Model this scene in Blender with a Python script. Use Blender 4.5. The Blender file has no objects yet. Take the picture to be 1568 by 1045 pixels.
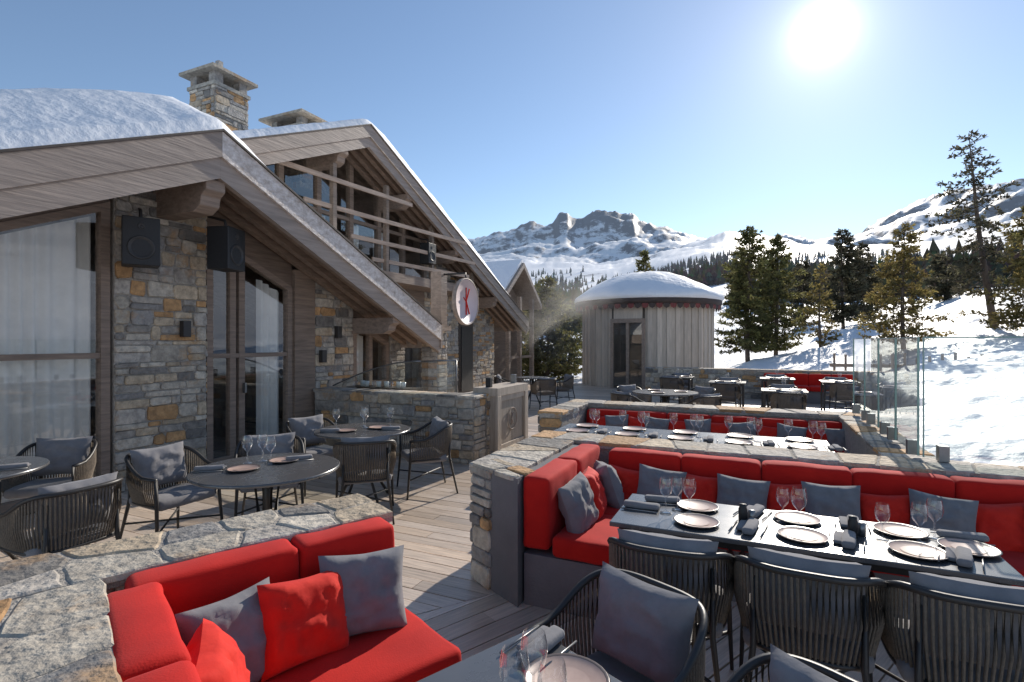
import bpy, bmesh, math, random
from mathutils import Vector, Matrix, noise
random.seed(11)
R=random.uniform
GA=math.radians(-24.6)   # terrace / chalet grid
PA=math.radians(40.0)    # foreground corner-bench grid
scn=bpy.context.scene
SUN_AZ=math.radians(30.3); SUN_EL=math.radians(26.6)
SUN=Vector((math.sin(SUN_AZ)*math.cos(SUN_EL),math.cos(SUN_AZ)*math.cos(SUN_EL),math.sin(SUN_EL)))
def rot2(a,x,y): return (x*math.cos(a)-y*math.sin(a), x*math.sin(a)+y*math.cos(a))
def G(u,v,z=0): x,y=rot2(GA,u,v); return Vector((x,y,z))
def toG(x,y): return rot2(-GA,x,y)
# ------------------------------------------------------------ materials
def newmat(name):
    m=bpy.data.materials.new(name); m.use_nodes=True
    nt=m.node_tree; b=nt.nodes['Principled BSDF']; return m,nt,b
def N(nt,t,**k):
    n=nt.nodes.new(t)
    for a,v in k.items(): setattr(n,a,v)
    return n
def mat(name,c1,c2=None,rough=.6,scale=8,bump=.0,bscale=None,stretch=(1,1,1),attr=False,metal=0,spec=.5,detail=6,sheen=0,rvar=0,bdist=.02,stain=None):
    m,nt,b=newmat(name)
    c2=c2 or tuple(x*.7 for x in c1)
    tc=N(nt,'ShaderNodeTexCoord'); mp=N(nt,'ShaderNodeMapping'); mp.inputs['Scale'].default_value=stretch
    nt.links.new(tc.outputs['Object'],mp.inputs['Vector'])
    no=N(nt,'ShaderNodeTexNoise'); no.inputs['Scale'].default_value=scale; no.inputs['Detail'].default_value=detail; no.inputs['Roughness'].default_value=.65
    nt.links.new(mp.outputs[0],no.inputs['Vector'])
    cr=N(nt,'ShaderNodeValToRGB'); cr.color_ramp.elements[0].position=.32; cr.color_ramp.elements[1].position=.68
    cr.color_ramp.elements[0].color=(*c2,1); cr.color_ramp.elements[1].color=(*c1,1)
    nt.links.new(no.outputs['Fac'],cr.inputs['Fac'])
    out=cr.outputs['Color']
    if attr:
        at=N(nt,'ShaderNodeAttribute',attribute_name='Col')
        mx=N(nt,'ShaderNodeMix',data_type='RGBA',blend_type='MULTIPLY'); mx.inputs[0].default_value=1
        nt.links.new(out,mx.inputs[6]); nt.links.new(at.outputs['Color'],mx.inputs[7]); out=mx.outputs[2]
    for st in (stain or ()):
        sc,lo,hi,amt,colr=st
        ns=N(nt,'ShaderNodeTexNoise'); ns.inputs['Scale'].default_value=sc; ns.inputs['Detail'].default_value=9; ns.inputs['Roughness'].default_value=.7
        nt.links.new(mp.outputs[0],ns.inputs['Vector'])
        mr=N(nt,'ShaderNodeMapRange'); mr.inputs[1].default_value=lo; mr.inputs[2].default_value=hi; mr.inputs[3].default_value=0; mr.inputs[4].default_value=amt
        nt.links.new(ns.outputs['Fac'],mr.inputs[0])
        mx=N(nt,'ShaderNodeMix',data_type='RGBA'); nt.links.new(mr.outputs[0],mx.inputs[0]); nt.links.new(out,mx.inputs[6]); mx.inputs[7].default_value=(*colr,1); out=mx.outputs[2]
    nt.links.new(out,b.inputs['Base Color'])
    b.inputs['Roughness'].default_value=rough; b.inputs['Metallic'].default_value=metal
    b.inputs['Specular IOR Level'].default_value=spec
    if sheen: b.inputs['Sheen Weight'].default_value=sheen; b.inputs['Sheen Roughness'].default_value=.5
    if rvar:
        mr=N(nt,'ShaderNodeMapRange'); mr.inputs[3].default_value=rough-rvar; mr.inputs[4].default_value=rough+rvar
        nt.links.new(no.outputs['Fac'],mr.inputs[0]); nt.links.new(mr.outputs[0],b.inputs['Roughness'])
    if bump:
        n2=N(nt,'ShaderNodeTexNoise'); n2.inputs['Scale'].default_value=bscale or scale*4; n2.inputs['Detail'].default_value=8
        nt.links.new(mp.outputs[0],n2.inputs['Vector'])
        bp=N(nt,'ShaderNodeBump'); bp.inputs['Strength'].default_value=bump; bp.inputs['Distance'].default_value=bdist
        nt.links.new(n2.outputs['Fac'],bp.inputs['Height']); nt.links.new(bp.outputs[0],b.inputs['Normal'])
    return m
M={}
M['stone']=mat('rubble_stone',(1.38,1.30,1.18),(.68,.64,.60),rough=.8,scale=11,bump=1,bscale=28,attr=True,spec=.35,stain=((2.6,.55,.68,.65,(.46,.27,.12)),(6,.60,.72,.5,(.13,.13,.135))))
M['mortar']=mat('mortar',(.43,.39,.34),(.29,.265,.23),rough=.95,scale=20,bump=.9,bscale=50)
M['plaster']=mat('grey_plaster',(.19,.185,.19),(.15,.145,.15),rough=.9,scale=3,bump=.3,bscale=60)
M['deck']=mat('weathered_deck',(1.15,1.12,1.08),(.66,.64,.62),rough=.36,scale=6,stretch=(.5,9,9),bump=.18,bscale=14,attr=True,rvar=.1,spec=1.0)
M['wood']=mat('weathered_larch',(.39,.30,.235),(.22,.17,.135),rough=.7,scale=4,stretch=(3,.5,6),bump=.4,bscale=9,attr=True)
M['wood_l']=mat('light_board',(.54,.45,.36),(.38,.315,.25),rough=.75,scale=5,stretch=(4,4,.6),bump=.35,bscale=12,attr=True)
M['fascia']=mat('fascia_board',(.42,.335,.275),(.25,.20,.165),rough=.55,scale=3,stretch=(4,.35,5),bump=.4,bscale=8)
M['fascia_sun']=mat('sunlit_fascia',(.82,.75,.70),(.42,.34,.28),rough=.5,scale=9,stretch=(3,1.2,2),bump=.5,bscale=20,detail=10)  # lightened fascia for the right rake: grazing sun painted into its mottled colour
M['darkwood']=mat('dark_timber',(.10,.075,.058),(.055,.042,.034),rough=.6,scale=5,stretch=(3,.6,3))
M['red']=mat('red_fabric',(.62,.018,.011),(.48,.011,.008),rough=.85,scale=3.5,bump=.3,bscale=160,sheen=.06,spec=.2,bdist=.004)
M['redp']=mat('red_pillow_fabric',(.74,.032,.016),(.60,.018,.010),rough=.8,scale=9,bump=.35,bscale=9,sheen=.08,spec=.22)
M['grey']=mat('grey_fabric',(.24,.23,.235),(.175,.168,.173),rough=.9,scale=7,bump=.35,bscale=11,sheen=.2,spec=.22)
M['frame']=mat('dark_metal',(.040,.036,.033),(.026,.023,.022),rough=.45,scale=6)
M['rope']=mat('woven_rope',(.23,.185,.14),(.14,.115,.088),rough=.8,scale=60,bump=.5)
M['table']=mat('table_top',(.10,.10,.103),(.075,.075,.078),rough=.27,scale=4,rvar=.05,spec=.9)
M['plate']=mat('clay_plate',(.56,.39,.31),(.46,.31,.25),rough=.4,scale=14)
M['platerim']=mat('plate_rim',(.16,.12,.10),rough=.3)
M['black']=mat('black_plastic',(.02,.02,.021),(.014,.014,.015),rough=.5,scale=50,bump=.2)
M['steel']=mat('steel',(.30,.30,.30),(.22,.22,.22),rough=.4,metal=.8)
M['white']=mat('white_china',(.75,.75,.73),(.68,.68,.66),rough=.3)
M['curtain']=mat('curtain',(.86,.82,.76),(.74,.71,.66),rough=.9,scale=4)
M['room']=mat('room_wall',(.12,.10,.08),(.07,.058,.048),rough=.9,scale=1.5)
M['snow']=mat('roof_snow',(.90,.91,.92),(.85,.865,.885),rough=.7,scale=3,bump=.7,bscale=6,bdist=.04)
M['bark']=mat('bark',(.17,.125,.095),(.09,.065,.05),rough=.95,scale=12,stretch=(1,1,.25),bump=.8)
M['board']=mat('yurt_board',(.66,.57,.47),(.48,.415,.34),rough=.8,scale=4,stretch=(4,4,.5),bump=.3,attr=True)
M['eave']=mat('yurt_eave',(.075,.05,.04),(.045,.032,.028),rough=.7)
M['scallop']=mat('scallop_red',(.24,.06,.05),(.16,.045,.04),rough=.8)
M['sign']=mat('sign_face',(.66,.56,.56),(.58,.50,.50),rough=.5,scale=3)
def leafmat(name,c1,c2,tf=.45):
    m=mat(name,c1,c2,rough=.6,scale=.9,attr=True,spec=.3); nt=m.node_tree; b=nt.nodes['Principled BSDF']
    tr=N(nt,'ShaderNodeBsdfTranslucent'); mx=N(nt,'ShaderNodeMixShader'); mx.inputs[0].default_value=tf
    src=b.inputs['Base Color'].links[0].from_socket; nt.links.new(src,tr.inputs['Color'])
    o=nt.nodes['Material Output']; nt.links.new(b.outputs[0],mx.inputs[1]); nt.links.new(tr.outputs[0],mx.inputs[2]); nt.links.new(mx.outputs[0],o.inputs['Surface']); return m
M['needle']=leafmat('pine_needles',(.22,.20,.075),(.12,.12,.05))
M['needle_g']=leafmat('golden_needles',(.30,.235,.08),(.17,.14,.055))
M['needle_d']=leafmat('dark_needles',(.13,.115,.07),(.08,.076,.05))
def haze(m,d0,d1,mxf,col=(.42,.53,.70),st=.62):  # aerial haze painted into the material: bluish emission mixed in with distance
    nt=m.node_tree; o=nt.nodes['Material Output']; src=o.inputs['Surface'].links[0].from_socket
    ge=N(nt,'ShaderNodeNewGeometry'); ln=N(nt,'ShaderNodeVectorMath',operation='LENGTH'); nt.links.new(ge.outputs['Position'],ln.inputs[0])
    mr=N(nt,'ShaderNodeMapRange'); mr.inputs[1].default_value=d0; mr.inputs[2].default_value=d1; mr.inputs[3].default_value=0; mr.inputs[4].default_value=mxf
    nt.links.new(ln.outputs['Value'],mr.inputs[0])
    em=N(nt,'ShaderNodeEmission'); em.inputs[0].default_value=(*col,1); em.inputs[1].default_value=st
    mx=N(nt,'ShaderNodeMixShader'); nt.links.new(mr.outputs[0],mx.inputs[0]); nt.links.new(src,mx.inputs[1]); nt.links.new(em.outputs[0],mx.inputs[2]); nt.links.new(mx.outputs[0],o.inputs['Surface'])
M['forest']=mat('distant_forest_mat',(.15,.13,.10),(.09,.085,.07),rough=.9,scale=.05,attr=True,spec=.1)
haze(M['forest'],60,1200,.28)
def glassmat(name,tint,gl,base=.04,rough=0.0,power=4.0):
    m,nt,b=newmat(name); nt.nodes.remove(b); o=nt.nodes['Material Output']
    tr=N(nt,'ShaderNodeBsdfTransparent'); tr.inputs[0].default_value=(*tint,1)
    g=N(nt,'ShaderNodeBsdfGlossy'); g.inputs['Roughness'].default_value=rough; g.inputs[0].default_value=(1,1,1,1)
    f=N(nt,'ShaderNodeLayerWeight'); f.inputs[0].default_value=.5
    pw=N(nt,'ShaderNodeMath',operation='POWER'); nt.links.new(f.outputs['Facing'],pw.inputs[0]); pw.inputs[1].default_value=power
    mt=N(nt,'ShaderNodeMath',operation='MULTIPLY_ADD'); mt.inputs[1].default_value=gl; mt.inputs[2].default_value=base; mt.use_clamp=True
    nt.links.new(pw.outputs[0],mt.inputs[0])
    mx=N(nt,'ShaderNodeMixShader'); nt.links.new(mt.outputs[0],mx.inputs[0]); nt.links.new(tr.outputs[0],mx.inputs[1]); nt.links.new(g.outputs[0],mx.inputs[2])
    nt.links.new(mx.outputs[0],o.inputs['Surface']); return m
M['pane']=glassmat('window_glass',(.88,.90,.90),.75,base=.12,power=3)
M['rail']=glassmat('screen_glass',(.82,.885,.875),.85,base=.14,power=2)
M['railedge']=mat('glass_edge',(.28,.42,.38),(.2,.33,.3),rough=.2)
M['wine']=glassmat('wine_glass',(.97,.97,.97),.9,base=.07,power=2)
# ------------------------------------------------------------ mesh builder
class MB:
    def __init__(s): s.v=[];s.f=[];s.m=[];s.c=[];s.s=[];s.mats=[]
    def mi(s,k):
        if k not in s.mats: s.mats.append(k)
        return s.mats.index(k)
    def add(s,vs,fs,k,col=(1,1,1),smooth=False,T=None):
        o=len(s.v)
        if T is not None: vs=[T@Vector(p) for p in vs]
        s.v+= [tuple(p) for p in vs]; i=s.mi(k)
        for f in fs: s.f.append([o+a for a in f]); s.m.append(i); s.c.append(col); s.s.append(smooth)
    def box(s,x0,x1,y0,y1,z0,z1,k,col=(1,1,1),T=None):
        vs=[(x0,y0,z0),(x1,y0,z0),(x1,y1,z0),(x0,y1,z0),(x0,y0,z1),(x1,y0,z1),(x1,y1,z1),(x0,y1,z1)]
        s.add(vs,[(0,3,2,1),(4,5,6,7),(0,1,5,4),(1,2,6,5),(2,3,7,6),(3,0,4,7)],k,col,False,T)
    def prismU(s,poly,u0,u1,k,col=(1,1,1),T=None):
        n=len(poly); vs=[(u0,a,b) for a,b in poly]+[(u1,a,b) for a,b in poly]
        s.add(vs,[list(range(n))[::-1],list(range(n,2*n))]+[(i,(i+1)%n,n+(i+1)%n,n+i) for i in range(n)],k,col,False,T)
    def prismZ(s,poly,z0,z1,k,col=(1,1,1),T=None):
        n=len(poly); vs=[(a,b,z0) for a,b in poly]+[(a,b,z1) for a,b in poly]
        s.add(vs,[list(range(n))[::-1],list(range(n,2*n))]+[(i,(i+1)%n,n+(i+1)%n,n+i) for i in range(n)],k,col,False,T)
    def tube(s,pts,rs,n=6,k='frame',col=(1,1,1),smooth=True,T=None,caps=True):
        pts=[Vector(p) for p in pts]
        if not hasattr(rs,'__len__'): rs=[rs]*len(pts)
        vs=[];fs=[]
        for i,p in enumerate(pts):
            d=(pts[min(i+1,len(pts)-1)]-pts[max(i-1,0)]).normalized()
            a=d.cross(Vector((0,0,1)))
            if a.length<.05: a=d.cross(Vector((1,0,0)))
            a.normalize(); b=d.cross(a)
            for j in range(n):
                t=2*math.pi*j/n; vs.append(p+(a*math.cos(t)+b*math.sin(t))*rs[i])
        for i in range(len(pts)-1):
            for j in range(n):
                fs.append((i*n+j,i*n+(j+1)%n,(i+1)*n+(j+1)%n,(i+1)*n+j))
        if caps: fs.append(list(range(n))[::-1]); fs.append([len(vs)-n+j for j in range(n)])
        s.add(vs,fs,k,col,smooth,T)
    def lathe(s,prof,n=20,k='plate',col=(1,1,1),T=None,smooth=True,c=(0,0,0)):
        vs=[];fs=[]
        for r,z in prof:
            for j in range(n):
                t=2*math.pi*j/n; vs.append((c[0]+r*math.cos(t),c[1]+r*math.sin(t),c[2]+z))
        for i in range(len(prof)-1):
            for j in range(n): fs.append((i*n+j,i*n+(j+1)%n,(i+1)*n+(j+1)%n,(i+1)*n+j))
        s.add(vs,fs,k,col,smooth,T)
    def rbox(s,c,size,r,k,col=(1,1,1),T=None,puff=0,wr=0):
        h=[x/2 for x in size]; r=min(r,min(h)*.98)
        def axis(hh):
            e=[-hh,-hh+r*.13,-hh+r*.45,-hh+r]; m=max(1,int((2*hh-2*r)/.05)); m=min(m,10)
            mid=[-hh+r+(2*hh-2*r)*i/m for i in range(1,m)]
            return e+mid+[-x for x in e[::-1]]
        ax=[axis(x) for x in h]
        sd=R(0,99)
        for d in range(3):
            for sg in (-1,1):
                a,b=(d+1)%3,(d+2)%3; A,Bx=ax[a],ax[b]; vs=[];fs=[]
                for i,pa in enumerate(A):
                    for pb in Bx:
                        p=[0,0,0]; p[d]=sg*h[d]; p[a]=pa; p[b]=pb
                        inn=Vector([max(-h[q]+r,min(h[q]-r,p[q])) for q in range(3)])
                        dv=Vector(p)-inn
                        if dv.length>1e-9: dv.normalize()
                        q=inn+dv*r
                        if puff:
                            for e in range(3):
                                o1,o2=(e+1)%3,(e+2)%3
                                w=(1-(q[o1]/h[o1])**2)*(1-(q[o2]/h[o2])**2)
                                q[e]+= (q[e]/h[e])*puff*max(0,w)
                        if wr:
                            nn=noise.noise(Vector((q[0]*7+sd,q[1]*7,q[2]*7)))+.5*noise.noise(Vector((q[0]*17+sd,q[1]*17,q[2]*17)))
                            q=q+dv*nn*wr
                        vs.append(q+Vector(c))
                nb=len(Bx)
                for i in range(len(A)-1):
                    for j in range(nb-1):
                        f=(i*nb+j,(i+1)*nb+j,(i+1)*nb+j+1,i*nb+j+1)
                        fs.append(f if sg>0 else f[::-1])
                s.add(vs,fs,k,col,True,T)
    def pillow(s,w,h,t,k,T,n=20):
        sd=R(0,99)
        for sg in (1,-1):
            vs=[];fs=[]
            for i in range(n+1):
                for j in range(n+1):
                    a=-1+2*i/n; b=-1+2*j/n
                    x=a*w/2*(1-.09*(1-abs(b)**1.5)*abs(a)**3); y=b*h/2*(1-.09*(1-abs(a)**1.5)*abs(b)**3)
                    th=max(0,(1-a**4)*(1-b**4))**.55*t/2
                    th*=1+.30*noise.noise(Vector((a*2.3+sd,b*2.3,sg)))+.16*noise.noise(Vector((a*5+sd,b*5,sg)))+.09*noise.noise(Vector((a*11+sd,b*4,sg)))
                    vs.append((x,sg*th,y))
            for i in range(n):
                for j in range(n):
                    f=(i*(n+1)+j,(i+1)*(n+1)+j,(i+1)*(n+1)+j+1,i*(n+1)+j+1)
                    fs.append(f if sg<0 else f[::-1])
            s.add(vs,fs,k,(1,1,1),True,T)
    def obj(s,name,loc=(0,0,0),rz=0,parent=None,bevel=0):
        me=bpy.data.meshes.new(name); me.from_pydata(s.v,[],s.f)
        for k in s.mats: me.materials.append(M[k])
        me.polygons.foreach_set('material_index',s.m); me.polygons.foreach_set('use_smooth',s.s)
        ca=me.color_attributes.new('Col','FLOAT_COLOR','CORNER'); buf=[]
        for f,c in zip(s.f,s.c): buf+= [c[0],c[1],c[2],1.0]*len(f)
        ca.data.foreach_set('color',buf); me.update()
        o=bpy.data.objects.new(name,me); scn.collection.objects.link(o)
        o.location=loc; o.rotation_euler=(0,0,rz)
        if parent: o.parent=parent
        if bevel:
            b=o.modifiers.new('bevel','BEVEL'); b.width=bevel; b.segments=2; b.limit_method='ANGLE'
        return o
def empty(name,loc=(0,0,0),rz=0):
    e=bpy.data.objects.new(name,None); scn.collection.objects.link(e); e.location=loc; e.rotation_euler=(0,0,rz); e.empty_display_size=.2; return e
def TR(loc,rz=0,rx=0,ry=0,sc=1): return Matrix.Translation(Vector(loc))@Matrix.Rotation(rz,4,'Z')@Matrix.Rotation(ry,4,'Y')@Matrix.Rotation(rx,4,'X')@Matrix.Scale(sc,4)
def stonecol(och=.14):
    x=random.random()
    if x<och: c=(.48,.30,.155)
    elif x<och+.18: c=(.45,.385,.30)
    elif x<och+.29: c=(.28,.28,.285)
    elif x<och+.37: c=(.20,.195,.19)
    elif x<och+.62: c=(.47,.445,.40)
    else: c=(.37,.355,.335)
    k=R(.80,1.22); return tuple(a*k for a in c)
def polystone(mb,O,U,V,Nn,ring,p,och):
    n=len(ring); mx=sum(a for a,b in ring)/n; my=sum(b for a,b in ring)/n; b2=min(.010,p*.9)
    vs=[]
    for a,b in ring: vs.append(O+U*a+V*b-Nn*.02)
    for a,b in ring: vs.append(O+U*a+V*b+Nn*(p-min(.009,p*.6)))
    for a,b in ring:
        d=Vector((mx-a,my-b)); d=d/max(d.length,1e-6)*b2
        vs.append(O+U*(a+d.x)+V*(b+d.y)+Nn*(p+R(-.002,.002)))
    fs=[]
    for l in (0,n):
        for i in range(n): fs.append((l+i,l+(i+1)%n,l+n+(i+1)%n,l+n+i))
    vs.append(O+U*mx+V*my+Nn*(p+R(-.002,.006)))
    for i in range(n): fs.append((2*n+i,2*n+(i+1)%n,3*n))
    if U.cross(V).dot(Nn)<0: fs=[f[::-1] for f in fs]
    mb.add(vs,fs,'stone',stonecol(och),False)
def stones(mb,O,U,V,Nn,W,H,hmin=.05,hmax=.17,wmin=.10,wmax=.42,prot=(.010,.034),gap=.012,och=.12,clip=None,jit=.07):
    O,U,V,Nn=map(Vector,(O,U,V,Nn)); y=0
    while y<H-.02:
        h=min(R(hmin,hmax),H-y)
        if H-y-h<hmin*.6: h=H-y
        x=0
        while x<W-.02:
            w=min(R(wmin,wmax),W-x)
            if W-x-w<wmin*.6: w=W-x
            cells=[(x,y,w,h)]
            if h>hmax*.65 and random.random()<.35:
                k=R(.4,.6); cells=[(x,y,w,h*k),(x,y+h*k,w,h*(1-k))]
            for cx,cy,cw,ch in cells:
                if clip and cy+ch*.3>clip(cx+cw/2): continue
                p=R(*prot); g=gap/2
                x0,x1,y0,y1=cx+g,cx+cw-g,cy+g,cy+ch-g
                cu=min(cw,ch)*R(.08,.25)
                ring=[(x0+cu,y0),(x1-cu,y0),(x1,y0+cu),(x1,y1-cu),(x1-cu,y1),(x0+cu,y1),(x0,y1-cu),(x0,y0+cu)]
                j=min(cw,ch)*jit; ring=[(a+R(-j,j),b+R(-j,j)) for a,b in ring]
                polystone(mb,O,U,V,Nn,ring,p,och)
            x+=w
        y+=h
def slabs(mb,x0,x1,y0,y1,z,och=.10,cell=.30):
    # irregular cap stones (voronoi cells) bedded nearly flush in mortar
    W,D=x1-x0,y1-y0; pts=[]
    mb.box(x0+.005,x1-.005,y0+.005,y1-.005,z-.045,z+.004,'mortar')
    nx=max(1,round(W/cell)); ny=max(1,round(D/cell))
    for i in range(nx):
        for j in range(ny): pts.append(((i+.5+R(-.4,.4))*W/nx,(j+.5+R(-.4,.4)*(1 if ny>1 else .3))*D/ny))
    O,U,V,Nn=Vector((x0,y0,z)),Vector((1,0,0)),Vector((0,1,0)),Vector((0,0,1))
    for k,(px,py) in enumerate(pts):
        poly=[(0,0),(W,0),(W,D),(0,D)]
        for l,(qx,qy) in enumerate(pts):
            if l==k or abs(qx-px)>cell*3.5 or abs(qy-py)>cell*3.5: continue
            dx,dy=qx-px,qy-py; L=math.hypot(dx,dy); mxp=px+dx/2,py+dy/2; off=.007
            f=lambda P:((P[0]-mxp[0])*dx+(P[1]-mxp[1])*dy)/L+off
            out=[]
            for i in range(len(poly)):
                A,B=poly[i],poly[(i+1)%len(poly)]; a,b=f(A),f(B)
                if a<=0: out.append(A)
                if (a<0)!=(b<0): t=a/(a-b); out.append((A[0]+(B[0]-A[0])*t,A[1]+(B[1]-A[1])*t))
            poly=out
            if len(poly)<3: break
        if len(poly)<3: continue
        ring=[]
        for i in range(len(poly)):
            A,B=poly[i],poly[(i+1)%len(poly)]; L=math.hypot(B[0]-A[0],B[1]-A[1]); m=max(1,int(L/.06))
            for q in range(m):
                t=(q+.12)/m if q==0 else q/m; t=min(t,.95); ring.append((A[0]+(B[0]-A[0])*t+R(-.005,.005),A[1]+(B[1]-A[1])*t+R(-.005,.005)))
        if len(ring)<3: continue
        polystone(mb,O,U,V,Nn,ring,R(.009,.015),och)
def stonewall(mb,x0,x1,y0,y1,z0,z1,faces='fblrt',och=.11,**k):
    mb.box(x0,x1,y0,y1,z0,z1,'mortar')
    W,D,H=x1-x0,y1-y0,z1-z0
    if 'f' in faces: stones(mb,(x0,y0,z0),(1,0,0),(0,0,1),(0,-1,0),W,H,och=och,**k)
    if 'b' in faces: stones(mb,(x0,y1,z0),(1,0,0),(0,0,1),(0,1,0),W,H,och=och,**k)
    if 'l' in faces: stones(mb,(x0,y0,z0),(0,1,0),(0,0,1),(-1,0,0),D,H,och=och,**k)
    if 'r' in faces: stones(mb,(x1,y0,z0),(0,1,0),(0,0,1),(1,0,0),D,H,och=och,**k)
    if 't' in faces: slabs(mb,x0-.02,x1+.02,y0-.03,y1+.03,z1,och)
# ------------------------------------------------------------ deck
deck=empty('wooden_deck')
def planks(x0f,x1f,y0,y1,wd=.14):
    mb=MB(); y=y0
    while y<y1:
        x=x0f(y)-R(0,2.5)
        while x<x1f(y):
            L=R(1.8,3.8); k=R(.66,1.15); t=R(-.025,.025)
            c=((.74+t)*k,(.62)*k,(.515-t)*k)
            e=min(x+L-.004,x1f(y)); z=R(-.002,.002)
            mb.box(x,e,y,y+wd-.010,-.03,z,'deck',c)
            x+=L
        y+=wd
    return mb
def cutdeck(o,sign):
    p=Vector((-.585,3.31,0)); d=Vector((.86,.51,0)).normalized(); n=Vector((-d.y,d.x,0))*sign
    Mi=Matrix.Rotation(-o.rotation_euler.z,4,'Z')
    bm=bmesh.new(); bm.from_mesh(o.data)
    bmesh.ops.bisect_plane(bm,geom=bm.verts[:]+bm.edges[:]+bm.faces[:],plane_co=Mi@p,plane_no=Mi@n,clear_inner=True)
    bm.to_mesh(o.data); bm.free()
mb=planks(lambda v:-9,lambda v:4.4 if v<4.9 else (1.2 if v<13 else 2.6),-2,20.5)
o=mb.obj('main_boards',rz=GA,parent=deck); cutdeck(o,1)
mb=planks(lambda v:-3,lambda v:4.5,-2.5,4.8)
o=mb.obj('angled_boards',rz=PA,parent=deck); cutdeck(o,-1)
mb=MB(); mb.box(-9,4.4,-2,4.8,-.12,-.05,'darkwood'); mb.box(-9,1.2,4.8,13,-.12,-.05,'darkwood'); mb.box(-9,2.6,13,20.5,-.12,-.05,'darkwood')
mb.obj('deck_substructure',rz=GA,parent=deck)
# ------------------------------------------------------------ terrain
PXS=[0,600,750,850,950,1050,1110,1200,1300,1400,1480,1568,1700]
TAB=[(12,[655]*8+[640,635,630,625,625]),
 (25,[590,590,590,590,590,590,588,580,563,548,535,524,515]),
 (60,[550,550,548,545,545,540,532,512,494,476,456,446,440]),
 (200,[500,500,495,480,472,455,445,440,442,440,436,430,420]),
 (800,[450,450,440,430,424,402,392,398,402,396,392,384,370]),
 (2200,[420,420,410,404,398,388,381,386,384,374,362,350,340]),
 (4600,[400,390,368,352,366,364,379,372,372,342,322,302,290])]
RIDGE=[(600,385),(700,372),(750,362),(770,356),(790,352),(812,340),(835,343),(848,338),(856,326),(868,322),(882,335),(893,334),(903,326),(925,324),(950,327),(970,328),(978,338),(1000,346),(1035,350),(1060,360),(1090,372),(1115,379),(1140,376),(1165,370),(1200,364),(1240,371),(1280,372),(1310,360),(1345,338),(1375,322),(1400,312),(1440,303),(1500,290),(1540,280),(1568,273),(1700,262)]
def lerp(xs,ys,x):
    if x<=xs[0]: return ys[0]
    for i in range(1,len(xs)):
        if x<=xs[i]:
            t=(x-xs[i-1])/(xs[i]-xs[i-1]); return ys[i-1]*(1-t)+ys[i]*t
    return ys[-1]
RX=[a for a,b in RIDGE]; RY=[b for a,b in RIDGE]
def sm(x): x=max(0,min(1,x)); return x*x*(3-2*x)
def H(x,y,detail=True):
    r=math.hypot(x,y); az=math.atan2(x,y)
    s=math.tan(max(-1.0,min(.9,az))); px=784+815*s; cy=r*max(.6,math.cos(az))
    rr=[a for a,b in TAB]; L=math.log(max(r,1))
    if r<12:
        z12=1.7-(lerp(PXS,TAB[0][1],px)-522)/815*12*max(.6,math.cos(az)); t=sm((r-3)/9); z=z12*t+(-.05)*(1-t)
    elif r>=4600:
        py=lerp(RX,RY,px); z=1.7-(py-522)/815*4600*max(.6,math.cos(az)); z-= (r-4600)*.25
    else:
        i=0
        while TAB[i+1][0]<r: i+=1
        t=(L-math.log(rr[i]))/(math.log(rr[i+1])-math.log(rr[i]))
        pa=lerp(PXS,TAB[i][1],px); pb=lerp(PXS,TAB[i+1][1],px) if i+1<len(TAB)-1 else lerp(RX,RY,px)
        if i>=4: t=t*t*(3-2*t) if i<5 else t**2.2
        za=1.7-(pa-522)/815*rr[i]*max(.6,math.cos(az)); zb=1.7-(pb-522)/815*rr[i+1]*max(.6,math.cos(az))
        z=za*(1-t)+zb*t if i<2 else 1.7-((pa*(1-t)+pb*t)-522)/815*cy
    if r>300:
        a=min(1,(r-300)/2500)
        f=noise.fractal(Vector((x/520,y/520,1)),.85,2.1,8); rg=noise.ridged_multi_fractal(Vector((x/1100,y/1100,3)),.9,2.1,6,1.0,2.0)
        k=1.0 if r<4000 else max(.35,1-(r-4000)/900)
        z+=a*k*(f*60+(rg-1.1)*80)
        if r>3700: z+=sm((r-3700)/700)*(noise.fractal(Vector((x/110,y/110,9)),.6,2.2,5)*24)
    else:
        z+=noise.noise(Vector((x/7,y/7,0)))*min(.9,max(0,(r-6))*.02)+noise.noise(Vector((x/1.7,y/1.7,4)))*min(.14,max(0,r-4)*.03)
        if r<60: z+=noise.noise(Vector((x/.6,y/.6,4)))*.06+max(0,noise.noise(Vector((x/.33,y/.33,8))))*.07
    u,v=toG(x,y)
    um=4.55 if v<4.95 else (1.3 if v<13 else 2.75)
    if v<21: k=1-sm(max(u-um,0)/.4)
    else: k=1-sm((v-21)/1.5) if u<3 else 0
    z=z*(1-k)+min(z,-.35)*k
    return z
mb=MB()
azs=[]; a=-180
while a<180: azs.append(math.radians(a)); a+= .16 if -8<=a<=46 else (.8 if -50<a<50 else 5)
rs=[2.0]
while rs[-1]<9000: rs.append(rs[-1]*(1.03 if rs[-1]<6 else (1.0095 if rs[-1]<32 else (1.035 if rs[-1]<2500 else 1.013)))+.005)
na=len(azs); vs=[(0,0,-.4)]
for r in rs:
    for a in azs:
        x=r*math.sin(a);y=r*math.cos(a); vs.append((x,y,H(x,y)))
fs=[(0,1+(j+1)%na,1+j) for j in range(na)]
for i in range(len(rs)-1):
    b=1+i*na
    for j in range(na): fs.append((b+j,b+(j+1)%na,b+na+(j+1)%na,b+na+j))
m,nt,b=newmat('snowy_terrain')
ge=N(nt,'ShaderNodeNewGeometry'); sx=N(nt,'ShaderNodeSeparateXYZ'); nt.links.new(ge.outputs['Normal'],sx.inputs[0])
sp=N(nt,'ShaderNodeSeparateXYZ'); nt.links.new(ge.outputs['Position'],sp.inputs[0])
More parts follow.
